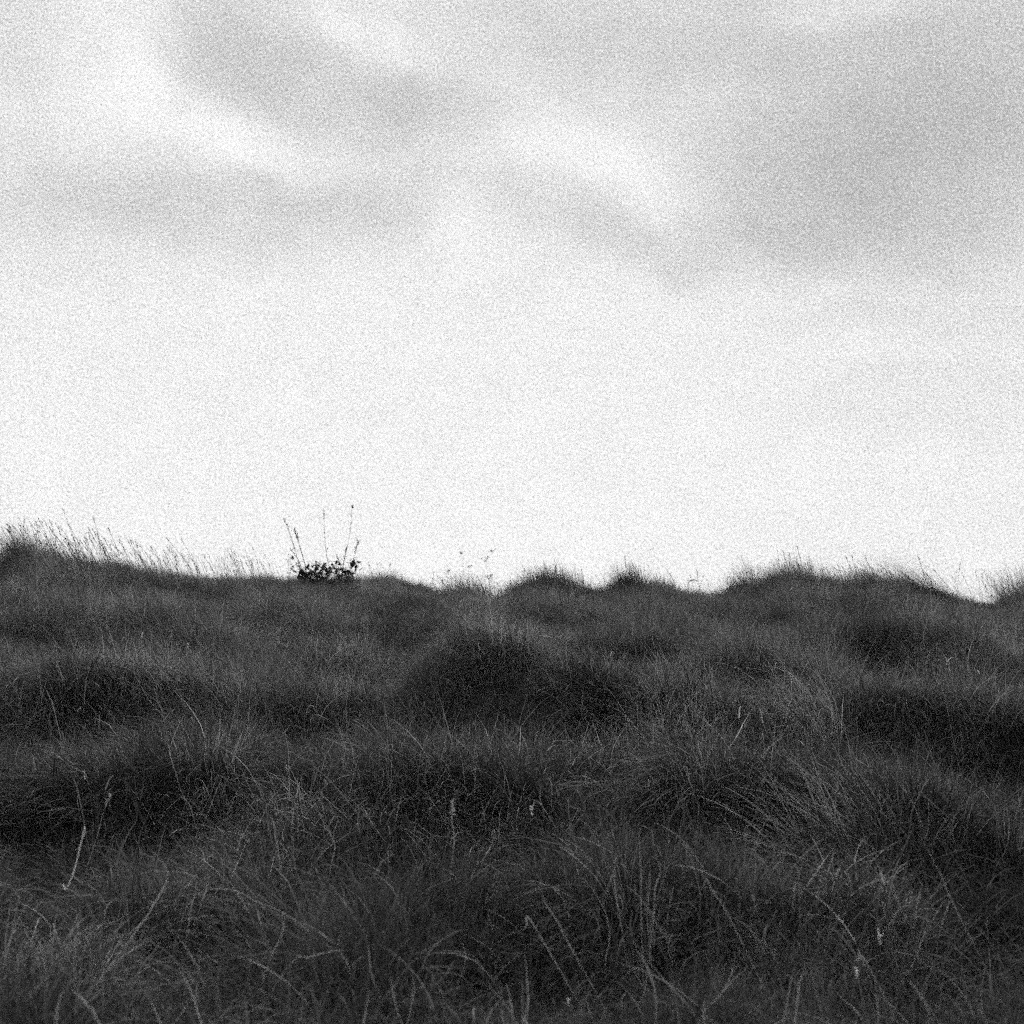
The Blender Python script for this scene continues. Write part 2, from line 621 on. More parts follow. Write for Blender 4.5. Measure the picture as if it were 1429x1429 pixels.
NT = 0
for k in range(8):
    lib_add(NT, swept_tuft(100 + k, dry=(0, 1, 0, 0, 2, 0, 1, 0)[k]), [M_GRASS, M_DRY]); NT += 1
for k in range(4):
    lib_add(NT, upright_tuft(200 + k), [M_GRASS]); NT += 1
for k in range(3):
    lib_add(NT, thatch_tuft(300 + k), [M_GRASS]); NT += 1
for k in range(6):
    lib_add(NT, flowering_stalk(400 + k), [M_STALK]); NT += 1
# dry wisps, pale against the slope
for k in range(3):
    r = np.random.default_rng(500 + k)
    n = 7
    az = r.normal(0, 1.0, n)
    v = ribbons(disc(n, .05, r), az, r.uniform(.3, 1.1, n), r.uniform(.6, 2.2, n), r.uniform(.10, .24, n),
                r.uniform(.0018, .0034, n), r.uniform(0, 1, n), 6, .15, r)
    lib_add(NT, join([v + (0,)]), [M_DRY]); NT += 1

BROAD0 = NT
for k in range(4):
    r = np.random.default_rng(600 + k)
    n = 9
    az = r.normal(0, 1.4, n)
    v = ribbons(disc(n, .07, r), az, r.uniform(.3, 1.3, n), r.uniform(.8, 2.8, n), r.uniform(.12, .30, n),
                r.uniform(.0028, .0058, n), r.beta(1.0, 1.6, n), 8, .28, r)
    lib_add(NT, join([v + (0,)]), [M_GRASS if k == 3 else M_GRASS_SHADED]); NT += 1

SPECK0 = NT                                            # short bleached tips that catch the light
for k in range(3):
    r = np.random.default_rng(560 + k)
    n = 5
    az = r.uniform(0, 6.28, n)
    b = disc(n, .10, r)
    b[:, 2] = r.uniform(.06, .20, n)
    v = ribbons(b, az, r.uniform(.1, 1.2, n), r.uniform(.2, 1.6, n), r.uniform(.03, .08, n), r.uniform(.003, .0055, n), r.uniform(0, 1, n), 4, .15, r)
    lib_add(NT, join([v + (0,)]), [M_STRAW]); NT += 1
SHADED0 = NT                                             # the same kinds, foreground shade painted in as a darker leaf colour
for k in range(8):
    lib_add(NT, swept_tuft(800 + k, dry=(0, 0, 1, 0, 0, 0, 0, 0)[k]), [M_GRASS_SHADED, M_DRY]); NT += 1
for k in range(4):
    lib_add(NT, upright_tuft(820 + k), [M_GRASS_SHADED]); NT += 1
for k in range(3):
    lib_add(NT, thatch_tuft(830 + k), [M_GRASS_SHADED]); NT += 1

# where the tufts stand
DENS = 520


def scatter(dens, y0, y1, side=1.3, keep=None):
    w = .40 * y1 + side
    n = int(dens * 2 * w * (y1 - y0))
    x = rng.uniform(-w, w, n)
    y = rng.uniform(y0, y1, n)
    k = np.abs(x) < .38 * y + side
    yc, _ = crest(SZ / 2 + F * x / y)
    k &= y < yc + 1.0
    if keep is not None:
        k &= keep(x, y)
    return x[k], y[k]


def screen(x, y, z):
    dep = y * math.cos(PITCH) + z * math.sin(PITCH)
    return SZ / 2 + F * x / dep, SZ / 2 - F * (z * math.cos(PITCH) - y * math.sin(PITCH)) / dep


# how tall the grass stands along the crest, from left to right
CREST_X = [-100, 0, 20, 45, 80, 110, 180, 250, 320, 400, 500, 540, 590, 618, 702, 714, 730, 760, 790, 815, 850, 878, 900, 912, 932, 950,
           1012, 1028, 1060, 1100, 1125, 1160, 1195, 1218, 1240, 1262, 1290, 1340, 1395, 1420, 1500]
CREST_S = [.6, .55, .75, .95, .75, .65, .62, .56, .50, .50, .52, .60, .46, .18, .18, .70, .68, .64, .72, .62, .62, .80, .70, .64, .72, .58,
           .58, .68, .66, .90, .78, .68, .70, .84, .58, .74, .58, .45, .45, .80, .7]


def lay(x, y, kind_lo, kind_hi, yaw_spread, sc_lo, sc_hi, flow=True, tilt_sd=.12):
    z = hill(x, y)
    n = len(x)
    # combed by the wind towards the left and a little back, turning slowly over the slope
    f = (fbm(x * .9, y * .9, 41, 2) - .5) * 3.2 + (fbm(x * 3, y * 3, 43, 2) - .5) * 2.6
    yaw = math.pi * .97 + (f if flow else 0) + rng.normal(0, yaw_spread, n)
    big = .52 + .85 * smooth(.2, .8, fbm(x * 2.3 + 3, y * 2.3, 47, 2))
    s = rng.uniform(sc_lo, sc_hi, n) * (big if flow else 1)
    yc_, _ = crest(SZ / 2 + F * x / y)
    pxs = SZ / 2 + F * x / y
    if flow:
        w = smooth(.80, .92, y / yc_)
        tuft = np.interp(pxs, CREST_X, CREST_S) * rng.uniform(.65, 1.2, n) * (.62 + .76 * vnoise(x * 8, y * 8, 91))
        s = s * (1 - w) + tuft * w
    idx = rng.integers(kind_lo, kind_hi, n)
    if flow and kind_hi <= 15:
        shaded = rng.uniform(0, 1, n) > .08 + .85 * smooth(4.2, 8.0, y + 2.2 * (fbm(x * .8, y * .8, 71, 2) - .5))  # shade-darkened tufts near the viewer, fewer up the slope
        idx = np.where(shaded, idx + SHADED0, idx)
    # lean with the slope: gradient of the hill
    e = .05
    gxx = (hill(x + e, y) - z) / e
    gyy = (hill(x, y + e) - z) / e
    rx = np.clip(gyy, -1, 1) * .35 + rng.normal(0, tilt_sd, n)
    ry = np.clip(-gxx, -1, 1) * .35 + rng.normal(0, tilt_sd, n)
    return np.stack([x, y, z], 1), np.stack([rx, ry, yaw], 1), s, idx


P, R, S_, I = [], [], [], []


def push(q):
    P.append(q[0]); R.append(q[1]); S_.append(q[2]); I.append(q[3])


x, y = scatter(DENS, 2.4, 18.0, keep=lambda x, y: rng.uniform(0, 1, len(x)) < .5 + .5 * smooth(4, 7.5, y))
push(lay(x, y, 0, 8, .7, .75, 1.25))
x, y = scatter(DENS * .30, 2.4, 18.0)
push(lay(x, y, 8, 12, 1.5, .7, 1.15))
x, y = scatter(DENS * .45, 2.4, 18.0)
push(lay(x, y, 12, 15, 3, .8, 1.3))
NW = 15 + 6
x, y = scatter(26, 2.4, 17.0, keep=lambda x, y: rng.uniform(0, 1, len(x)) < smooth(.40, .68, fbm(x * 1.4 + 30, y * 1.4, 61, 2)))
push(lay(x, y, NW, NW + 3, 1.0, .7, 1.2))

x, y = scatter(12, 5.0, 14.0, keep=lambda x, y: rng.uniform(0, 1, len(x)) < .12 + .9 * smooth(.48, .70, fbm(x * 1.1 + 60, y * 1.1, 67, 2)))
push(lay(x, y, SPECK0, SPECK0 + 3, 1.0, .7, 1.2))
# the nearest grass: broader loose leaves, curling every way over the thatch
x, y = scatter(400, 2.4, 8.5, keep=lambda x, y: rng.uniform(0, 1, len(x)) < 1.15 - (y - 2.4) / 5.5)
push(lay(x, y, BROAD0, BROAD0 + 4, 1.6, .7, 1.25, flow=True, tilt_sd=.2))

# flowering stalks on the crest: thick on the left and on the right shoulder, thin elsewhere
n = 4200
px = rng.uniform(-150, 1600, n)
dens = np.interp(px, [0, 40, 60, 380, 400, 520, 560, 700, 730, 1010, 1030, 1210, 1240, 1429],
                 [.5, .8, 1, .8, .35, .4, .12, .10, .3, .25, .8, .8, .25, .25])
k = rng.uniform(0, 1, n) < dens * .55
px = px[k]
yc, _ = crest(px)
y = yc + rng.uniform(-1.4, .5, len(px))
x = (px - SZ / 2) / F * y
q = lay(x, y, 15, 21, .35, .45, 1.0, flow=False, tilt_sd=.05)
tall = np.interp(px, [0, 60, 350, 420, 700, 1020, 1100, 1200, 1429], [.8, 1.05, .85, .6, .5, .6, .75, .6, .5])
push((q[0], q[1] + np.stack([0 * x, np.interp(px, [0, 400, 800, 1429], [.30, .18, -.02, .06]), 0 * x], 1), q[2] * tall, q[3]))
x, y = scatter(5, 3.0, 12.5)
push(lay(x, y, 15, 21, 1.2, .5, 1.0, flow=False, tilt_sd=.15))

P, R, S_, I = map(np.concatenate, (P, R, S_, I))
print('tufts', len(P))
gm = bpy.data.meshes.new('grass')
gm.vertices.add(len(P))
gm.vertices.foreach_set('co', P.astype(np.float32).ravel())
for nm, ty, val, key in (('rot', 'FLOAT_VECTOR', R, 'vector'), ('size', 'FLOAT', S_, 'value'), ('pick', 'INT', I, 'value')):
    at = gm.attributes.new(nm, ty, 'POINT')
    at.data.foreach_set(key, (val.astype(np.int32) if ty == 'INT' else val.astype(np.float32)).ravel())
grass = bpy.data.objects.new('grass', gm)
COL.objects.link(grass)
tag(grass, 'long matted meadow grass combed by the wind over the whole hillside', 'grass', kind='stuff')
g = bpy.data.node_groups.new('plant_grass', 'GeometryNodeTree')
g.interface.new_socket('Geometry', in_out='INPUT', socket_type='NodeSocketGeometry')
g.interface.new_socket('Geometry', in_out='OUTPUT', socket_type='NodeSocketGeometry')
gi = g.nodes.new('NodeGroupInput')
go = g.nodes.new('NodeGroupOutput')
iop = g.nodes.new('GeometryNodeInstanceOnPoints')
ci = g.nodes.new('GeometryNodeCollectionInfo')
ci.inputs['Collection'].default_value = lib
ci.inputs['Separate Children'].default_value = True
ci.inputs['Reset Children'].default_value = True
iop.inputs['Pick Instance'].default_value = True


def named(nm, ty):
    q = g.nodes.new('GeometryNodeInputNamedAttribute')
    q.data_type = ty
    q.inputs['Name'].default_value = nm
    return q.outputs['Attribute']


g.links.new(gi.outputs[0], iop.inputs['Points'])
g.links.new(ci.outputs[0], iop.inputs['Instance'])
g.links.new(named('pick', 'INT'), iop.inputs['Instance Index'])
e2r = g.nodes.new('FunctionNodeEulerToRotation')
g.links.new(named('rot', 'FLOAT_VECTOR'), e2r.inputs[0])
g.links.new(e2r.outputs[0], iop.inputs['Rotation'])
g.links.new(named('size', 'FLOAT'), iop.inputs['Scale'])
g.links.new(iop.outputs[0], go.inputs[0])
grass.modifiers.new('plant_grass', 'NODES').node_group = g

# ------------------------------------------------------------------ single plants that can be told apart
def hs(x, y):
    return float(hill(np.array([float(x)]), np.array([float(y)]))[0])


def at_px(px, py, dist):
    d = ray(px, py)
    return d / d[1] * dist


def empty(name, loc):
    o = bpy.data.objects.new(name, None)
    o.empty_display_size = .1
    o.location = loc
    COL.objects.link(o)
    return o


def part(name, parent, v, t, s, mat, m=None):
    """a mesh child; v in world coordinates"""
    v = np.asarray(v) - np.array(parent.location)
    o = bpy.data.objects.new(name, mesh_from(name, v, t, mat, s, True, m))
    COL.objects.link(o)
    o.parent = parent
    return o


def spline(P, n=14):
    P = np.array(P, float)
    if len(P) < 3:
        return P[0] + (P[-1] - P[0]) * np.linspace(0, 1, 6)[:, None]
    Q = np.vstack([2 * P[0] - P[1], P, 2 * P[-1] - P[-2]])
    o = []
    per = max(3, n // (len(P) - 1))
    for i in range(1, len(Q) - 2):
        for t in np.linspace(0, 1, per, endpoint=False):
            a, b, c, d = Q[i - 1:i + 3]
            o.append(.5 * (2 * b + (c - a) * t + (2 * a - 5 * b + 4 * c - d) * t * t + (3 * b - a - 3 * c + d) * t ** 3))
    o.append(P[-1])
    return np.array(o)


def seed_head(path_end, direction, length, width, r, n=16, spread=.5):
    """a narrow panicle of small scales around the end of a stalk"""
    d = direction / (np.linalg.norm(direction) + 1e-9)
    out = []
    f = r.uniform(0, 1, n)
    bp = path_end + d[None] * ((f - .8) * length)[:, None]
    az = math.atan2(d[1], d[0]) + r.normal(0, 1.2, n)
    ti = math.acos(max(-1, min(1, d[2]))) + r.normal(0, spread, n)
    return ribbons(bp, az, ti, r.normal(0, .3, n), length * r.uniform(.22, .42, n), width * r.uniform(.7, 1.2, n), r.uniform(.2, 1, n), 3, .1, r)


def stem_thing(name, label, cat, pts, w, mat, group=None, head=None, lift=.14, dist=None, leaf=False, seed=0, rooted=True):
    """a stalk or leaf rooted in the ground that passes the given directions; pts from its foot to its tip"""
    r = np.random.default_rng(900 + seed)
    bx, by = cast(pts[0][0], pts[0][1], hill) if dist is None else (0, 0)
    if dist is not None:
        by = dist
        bx = at_px(pts[0][0], pts[0][1], dist)[0]
    foot = np.array([bx, by, hs(bx, by) - .03])
    lf = float(np.clip(.62 + (by - 4) * .10, .62, 1.3)) * (lift / .17) if dist is None else 0
    if dist is None:
        by = by - lf
        p0 = at_px(pts[0][0], pts[0][1], by)
        drop = p0[2] - hs(p0[0], by)
        run = (pts[0][0] - pts[1][0]) / max(8, abs(pts[0][1] - pts[1][1]))
        bx = p0[0] + float(np.clip(run, -.7, .7)) * drop + r.uniform(-.04, .04)
        foot = np.array([bx, by, hs(bx, by) - .03])
    W = [foot] if rooted else []
    for k, (px, py) in enumerate(pts):
        dd = by
        if dist is None:
            cx, cy = cast(px, py, hill)
            dd = min(by, cy - lf * .8)
        W.append(at_px(px, py, dd - .01 * k))
    path = spline(W)
    o = empty(name, foot)
    n = len(path)
    if leaf:
        rad = w * .5 * np.sin(np.linspace(.08, math.pi - .03, n)) ** 1.3 + .0002
        v, t, s = stalk_parts((0, 0, 0), path, rad, r.uniform(.4, .9), 3)
        part('leaf_blade', o, v, t, s, mat)
    else:
        tt = np.linspace(0, 1, n)
        rad = w * .5 * (.35 + .65 * np.clip(tt * 3, 0, 1)) * (1 - .5 * tt)
        if not rooted:
            rad = w * .5 * (.55 + .45 * np.exp(-((tt - .85) / .12) ** 2))
        v, t, s = stalk_parts((0, 0, 0), path, rad, 1.0 if not rooted else r.uniform(.3, .8), 5)
        part('stalk', o, v, t, s, mat)
    if head:
        L_, W_ = head
        v, t, s = seed_head(path[-1], path[-1] - path[-3], L_, W_, r)
        part('seed_head', o, v, t, s, mat)
    tag(o, label, cat, group)
    return o


def tussock(label, px, py, n, rad, ln, az, az_sd, tilt, curl, w, dry=.2, seed=0, dist=None, rx=1.0, shade=(.2, 1), group=None, name='grass_tussock'):
    r = np.random.default_rng(1500 + seed)
    if dist is None:
        cx, cy = cast(px, py, hill)
    else:
        cy = dist
        cx = at_px(px, py, dist)[0]
    o = empty(name, (cx, cy, hs(cx, cy)))
    for nm, k, mat in (('leaves', int(n * (1 - dry)), M_GRASS), ('dry_leaves', int(n * dry), M_DRY)):
        if k < 3:
            continue
        b = disc(k, rad, r)
        b[:, 0] *= rx
        b[:, 0] += cx
        b[:, 1] += cy
        b[:, 2] = hill(b[:, 0], b[:, 1]) - .02
        a = az + r.normal(0, az_sd, k)
        v, t, s = ribbons(b, a, np.abs(r.normal(tilt, .25, k)), curl * r.uniform(.3, 1.3, k), ln * r.uniform(.45, 1.1, k),
                          w * r.uniform(.7, 1.3, k), r.uniform(shade[0], shade[1], k), 7, .10, r)
        p = part(nm, o, v, t, s, mat)
        p['kind'] = 'stuff'
    tag(o, label, 'tussock', group)
    return o


def D(px):
    return float(crest(np.array([float(px)]))[0][0])


# --- tussocks that break the skyline (all lean to the left with the wind)
W_ = math.pi
tussock('shaggy dark tussock jutting up at the far left end of the skyline', 46, 768, 620, .085, .44, W_, .40, .50, .5, .004, .1, 1, D(40) - .2, 1.1)
tussock('low spiky tussock at the left picture edge just below the shaggy one', 4, 775, 264, .10, 0.359, W_, .8, .4, .4, .004, .1, 2, D(5) - .2)
tussock('bristly tussock where the left skyline drops towards the bramble', 185, 783, 384, .20, 0.207, W_, .6, .6, .4, .0035, .1, 3, D(185) - .2, 1.4)
tussock('rounded tussock left of the bramble with single long stalks behind', 235, 795, 360, .18, 0.166, W_, .8, .5, .8, .0035, .1, 4, D(235) - .2, 1.5)
tussock('leafy dark tussock that ends the pale dip on its right side', 760, 818, 520, .12, 0.331, W_, 1.3, .30, .6, .0045, .05, 5, D(752) - .1, 1.5, (0, .6))
tussock('broad tufted tussock right of the pale dip with upright tips', 788, 812, 576, .16, 0.345, W_, 1.0, .35, .5, .004, .05, 6, D(785) - .1, 1.7, (0, .7))
tussock('pointed tussock midway between the pale dip and the nodding head', 884, 816, 552, .12, 0.386, W_, .9, .45, .4, .004, .05, 7, D(880) - .1, 1.3, (0, .7))
tussock('small peaked tussock just left of the nodding seed head', 932, 818, 360, .09, 0.304, W_, .7, .55, .4, .004, .05, 8, D(932) - .1, 1.3, (0, .7))
tussock('tussock with thin upright tips right of the nodding seed head', 1038, 815, 432, .13, 0.359, W_, .7, .25, .3, .0035, .05, 9, D(1035) - .1, 1.2, (0, .7))
tussock('tall bristling tussock at the top of the right shoulder', 1108, 806, 552, .20, 0.345, W_, .5, .30, .2, .0035, .05, 10, D(1108) - .1, 1.4, (0, .7))
tussock('low dark tussock between the bristling one and the combed one', 1165, 810, 456, .16, 0.331, W_, .8, .5, .6, .0035, .05, 11, D(1160) - .1, 1.5, (0, .7))
tussock('windswept tussock combed flat to the left on the right skyline', 1248, 812, 744, .13, 0.469, W_, .4, .95, .5, .004, .05, 12, D(1243) - .1, 1.6, (0, .6))
tussock('pointed overhanging tussock whose sharp tip juts left on the right skyline', 1322, 816, 1080, .12, .62, W_, .10, 1.08, .05, .0045, .03, 13, D(1310) - .1, 2.0, (0, .5))
tussock('spiky tussock at the right picture edge beyond the skyline notch', 1424, 838, 624, .14, 0.469, W_, .8, .55, .3, .004, .1, 14, D(1422) - .1, 1.2, (0, .8))
# --- tussocks on the slope
tussock('pale tussock streaming down the slope right of the dark central hollow', 965, 1035, 560, .22, .42, 1.9, .9, .35, 1.2, .0036, .16, 20, None, 1.2, (.5, 1))
tussock('arching tussock whose long leaves hang over the dark right hollow', 1120, 1040, 480, .16, .52, 2.9, .6, .25, 2.1, .0036, .12, 21, None, 1.3, (.5, 1))
tussock('upright tussock of long thin leaves in the lower centre', 905, 1335, 75, .09, .36, 1.9, 1.4, .10, .9, .0036, .12, 22, None, 1.0, (.2, .8))
tussock('loose pale tussock catching light left of the lower centre', 640, 1190, 420, .20, .36, 2.4, 1.2, .4, 2.1, .0040, .36, 23, None, 1.4, (.5, 1))
tussock('tangled tussock over the dark foreground left of centre', 410, 1200, 400, .20, .36, 2.9, 1.2, .4, 2.1, .0042, .32, 24, None, 1.4, (.4, 1))
tussock('light tussock on the left slope below the thin arched stalk', 190, 965, 420, .26, .30, 2.9, .7, .5, 1.1, .0036, .14, 25, None, 1.6, (.5, 1))
tussock('short pale tussock at the left picture edge halfway down the slope', 15, 960, 360, .24, .30, 2.6, .8, .4, 1.1, .0038, .22, 26, None, 1.2, (.6, 1))
tussock('faded tussock crowning the mound below the nodding seed head', 1035, 918, 380, .26, .24, 2.8, .9, .4, 1.1, .0036, .18, 27, None, 1.6, (.5, 1))
tussock('faded tussock above the dark hollow on the right slope', 1240, 905, 360, .26, .24, 2.8, .9, .4, 1.1, .0036, .18, 28, None, 1.4, (.5, 1))
tussock('long leaved tussock sweeping down right in the lower right corner', 1215, 1190, 420, .20, .46, 2.5, .5, .6, 1.0, .0040, .10, 29, None, 1.3, (.4, 1))
tussock('pale frayed tussock in the lower right foreground', 1225, 1330, 260, .12, .26, 2.2, 1.3, .4, 1.4, .0044, .25, 30, None, 1.3, (.5, 1))
tussock('dim tussock with curling leaves at the lower left corner', 60, 1400, 220, .13, .30, 1.2, 1.2, .5, 1.6, .0042, .05, 31, None, 1.3, (.4, 1))

# --- single stalks against the sky
gl = 'bare stalks standing on the left skyline'
for k, (x0, y0, x1, y1, lab) in enumerate([
        (20, 758, 8, 738, 'short thick leaning stalk at the left end, left of the shaggy tussock'),
        (77, 768, 62, 728, 'leaning stalk just right of the shaggy tussock'),
        (108, 774, 88, 712, 'tallest of the leaning stalks near the left end of the skyline'),
        (117, 778, 96, 733, 'thin leaning stalk in the dense row right of the shaggy tussock'),
        (142, 782, 130, 722, 'fine leaning stalk with a bent tip, left part of the skyline'),
        (168, 785, 152, 740, 'dark leaning stalk over the bristly tussock'),
        (190, 788, 181, 752, 'short leaning stalk right over the bristly tussock'),
        (268, 798, 232, 751, 'strongly slanted stalk right of the rounded tussock'),
        (275, 799, 253, 753, 'second slanted stalk right of the rounded tussock'),
        (298, 801, 283, 775, 'short slanted stalk between the long slanted pair and the bramble'),
        (330, 802, 322, 766, 'pale upright stalk between the slanted pair and the bramble'),
        (362, 802, 352, 764, 'thin stalk nearest to the bramble on its left')]):
    stem_thing('grass_stalk', lab, 'grass stalk', [(x0, y0), ((x0 + x1) / 2 + 2, (y0 + y1) / 2), (x1, y1)], .0052, M_STALK, gl, (.06, .004), dist=D(x0) - .1, seed=k)
gr = 'bare stalks standing on the right skyline'
for k, (x0, y0, x1, y1, lab) in enumerate([
        (775, 808, 774, 784, 'short upright stalk on the broad tufted tussock'),
        (873, 808, 872, 777, 'thin upright stalk on the pointed tussock'),
        (892, 806, 884, 790, 'stout slanted stalk on the right flank of the pointed tussock'),
        (942, 816, 930, 795, 'slanted stalk on the small peaked tussock'),
        (1024, 812, 1022, 786, 'dark upright stalk at the start of the right shoulder'),
        (1044, 808, 1034, 777, 'long slanted stalk at the start of the right shoulder'),
        (1097, 800, 1093, 770, 'dark tapered stalk on the bristling tussock'),
        (1120, 800, 1112, 762, 'tallest thin stalk on the bristling tussock'),
        (1132, 800, 1128, 776, 'stout stalk right of the bristling tussock'),
        (1190, 805, 1180, 776, 'long slanted stalk left of the combed tussock'),
        (1195, 806, 1189, 776, 'upright stalk just left of the combed tussock'),
        (1218, 802, 1207, 777, 'slanted stalk rising out of the combed tussock'),
        (1301, 815, 1292, 800, 'short slanted stalk above the sharp tipped tussock'),
        (1322, 820, 1304, 796, 'pair forming slanted stalk right of the sharp tip')]):
    stem_thing('grass_stalk', lab, 'grass stalk', [(x0, y0), ((x0 + x1) / 2 + 1, (y0 + y1) / 2), (x1, y1)], .0055, M_STALK, gr, (.045, .004), dist=D(x0) - .1, seed=40 + k)

# --- weed stalks out of the bramble
db = D(455) - .15
for k, (pts, w, hd, lab) in enumerate([
        ([(418, 795), (411, 765), (402, 738), (397, 727)], .009, (.10, .008), 'leftmost tall weed stalk rising from the bramble'),
        ([(427, 795), (421, 772), (415, 752), (411, 742)], .011, (.13, .012), 'thick weed stalk with a dense dark seed head, left in the bramble'),
        ([(421, 795), (414, 778), (406, 768)], .007, (.06, .008), 'short weed stalk bent outwards at the left end of the bramble'),
        ([(459, 792), (455, 770), (453, 745), (452, 716)], .0065, (.10, .006), 'lone thin weed stalk rising from the middle of the bramble'),
        ([(479, 795), (482, 775), (488, 745), (491, 712)], .006, None, 'tallest weed stalk at the right of the bramble, with a knob on top'),
        ([(477, 797), (481, 778), (484, 764)], .008, (.08, .008), 'short stout weed stalk at the right of the bramble'),
        ([(491, 795), (494, 778), (500, 756)], .007, (.10, .009), 'rightmost weed stalk leaning right out of the bramble')]):
    o = stem_thing('weed_stalk', lab, 'weed', pts, w * .82, M_STALK, 'weed stalks growing out of the bramble', hd, dist=db, seed=70 + k)
    r = np.random.default_rng(70 + k)
    P0 = spline([at_px(a, b, db) for a, b in pts])
    m = 5
    idx = r.integers(len(P0) // 3, len(P0), m)
    v, t, s = ribbons(P0[idx], r.choice([0, math.pi], m) + r.normal(0, .5, m), r.uniform(.4, 1.1, m), r.uniform(0, .8, m), r.uniform(.03, .07, m),
                      r.uniform(.008, .014, m), r.uniform(0, .6, m), 3, .1, r)
    part('small_leaves', o, v, t, s, M_BRAMBLE)['kind'] = 'stuff'
    if k == 4:
        for (a, b, rr) in ((492, 707, .016), (489, 737, .010), (490, 730, .008)):
            c = at_px(a, b, db)
            v, t, s = ribbons(np.repeat(c[None], 14, 0), r.uniform(0, 6.3, 14), r.uniform(0, 3.1, 14), np.zeros(14), np.full(14, rr * 1.5), np.full(14, rr), r.uniform(0, .5, 14), 2, 0, r)
            part('flower_head', o, v, t, s, M_STALK)

# --- the bramble
r = np.random.default_rng(77)
bc = at_px(452, 801, db)
bramble = empty('bramble_bush', (bc[0], bc[1], hs(bc[0], bc[1])))
tag(bramble, 'low dark leafy bramble on the skyline left of centre', 'bush')
canes = [[(425, 812), (420, 795), (412, 788), (407, 796)], [(432, 812), (438, 795), (446, 788), (452, 792)], [(455, 812), (458, 798), (466, 790), (475, 787)],
         [(474, 812), (478, 799), (474, 786), (470, 778)], [(484, 812), (487, 797), (492, 787), (497, 784)], [(488, 810), (494, 800), (497, 792), (494, 787)],
         [(445, 812), (450, 800), (447, 792), (436, 792)], [(440, 812), (428, 800), (418, 801)]]
leaf_v = []
for k in range(5):
    t_ = k / 4
    w_ = [.12, .42, .46, .28, .0][k]
    leaf_v += [(-w_, t_, .10 * w_), (0, t_, -.06 + .05 * math.sin(t_ * 3)), (w_, t_, .10 * w_)]
leaf_f = []
for k in range(4):
    for j in (0, 1):
        a = k * 3 + j
        leaf_f += [(a, a + 1, a + 4), (a, a + 4, a + 3)]
leaf_me = mesh_from('leaf', np.array(leaf_v), np.array(leaf_f), M_BRAMBLE, np.full(len(leaf_v), .4))
spots = []
for c in canes:
    pa = spline([at_px(a, b, db + r.uniform(-.12, .12)) for a, b in c])
    v, t, s = stalk_parts((0, 0, 0), pa, .004, .3, 4)
    part('cane', bramble, v, t, s, M_BRAMBLE)
    for q in pa[2:]:
        for _ in range(2):
            spots.append(q + r.normal(0, .022, 3))
for _ in range(300):                                   # the dense mass between the canes
    u = r.uniform(0, 1)
    a = 416 + 74 * u
    top = np.interp(a, [414, 420, 430, 437, 445, 452, 470, 482, 492], [799, 796, 790, 800, 799, 792, 791, 797, 803])
    spots.append(at_px(a, r.uniform(top, 818), db + r.uniform(-.16, .16)))
for q in spots:
    o = bpy.data.objects.new('leaf', leaf_me)
    COL.objects.link(o)
    o.parent = bramble
    o.location = q - np.array(bramble.location)
    o.rotation_euler = (r.uniform(-.4, 1.5), r.uniform(-.6, .6), r.uniform(0, 6.28))
    sz = r.uniform(.018, .055)
    o.scale = (sz * r.uniform(.5, .85), sz, sz)

# --- umbels in the dip
def umbel(parent, px, py, dist, w, r, droop=.3):
    c = at_px(px, py, dist)
    ps = []
    n = 11
    hub = c - np.array([0, 0, w * .45])
    for q in range(n):
        a = r.uniform(0, 6.28)
        rr = w * .5 * math.sqrt(r.uniform(.05, 1))
        tip = hub + np.array([rr * math.cos(a), rr * math.sin(a), w * r.uniform(.3, .5) + droop * rr * math.cos(a)])
        ps.append(stalk_parts((0, 0, 0), np.linspace(hub, tip, 3), .0012, .3, 3) + (0,))
        m = 7
        ps.append(ribbons(np.repeat(tip[None], m, 0) + r.normal(0, .003, (m, 3)), r.uniform(0, 6.28, m), r.uniform(.3, 1.8, m), np.zeros(m), r.uniform(.006, .013, m), r.uniform(.005, .008, m), r.uniform(.2, 1, m), 2, 0, r) + (0,))
    v, t, s, m_ = join(ps)
    return part('flower_head', parent, v, t, s, M_STALK), hub


for k, (foot, heads, lab, dd) in enumerate([
        ((686, 834), [(688, 767, .075), (677, 778, .105), (682, 804, .085)], 'wispy umbel plant with three dark flower heads standing in the pale dip', 14.6),
        ((650, 836), [(644, 771, .05), (656, 790, .055), (625, 797, .04)], 'fainter umbel plant with tiny pale heads, left one in the dip', 15.2)]):
    r = np.random.default_rng(95 + k)
    fx = at_px(foot[0], foot[1], dd)
    o = empty('umbel_plant', (fx[0], fx[1], hs(fx[0], fx[1])))
    tag(o, lab, 'wildflower', 'umbel plants in the dip')
    f0 = np.array([fx[0], fx[1], hs(fx[0], fx[1]) - .03])
    for (a, b, w) in heads:
        hd, hub = umbel(o, a, b, dd, w, r)
        mid = (f0 * .45 + hub * .55) + np.array([(f0[0] - hub[0]) * .25, 0, 0])
        v, t, s = stalk_parts((0, 0, 0), spline([f0, mid, hub]), .0017, .9, 4)
        part('stem', o, v, t, s, M_STRAW)

# --- nodding head on the right
o = stem_thing('nodding_seed_head', 'hooked nodding seed head on the skyline between two tussocks', 'wildflower',
               [(961, 824), (960, 816), (963, 811), (969, 809), (975, 812)], .010, M_STALK, dist=D(968) - .1, seed=120)
r = np.random.default_rng(121)
cpt = at_px(966, 811, D(968) - .1)
v, t, s = ribbons(cpt + r.normal(0, .012, (22, 3)), r.choice([0, math.pi], 22) + r.normal(0, .4, 22), r.uniform(.9, 1.9, 22), r.uniform(0, .9, 22), r.uniform(.03, .06, 22), r.uniform(.006, .010, 22), r.uniform(0, .4, 22), 3, .1, r)
part('seed_head', o, v, t, s, M_STALK)

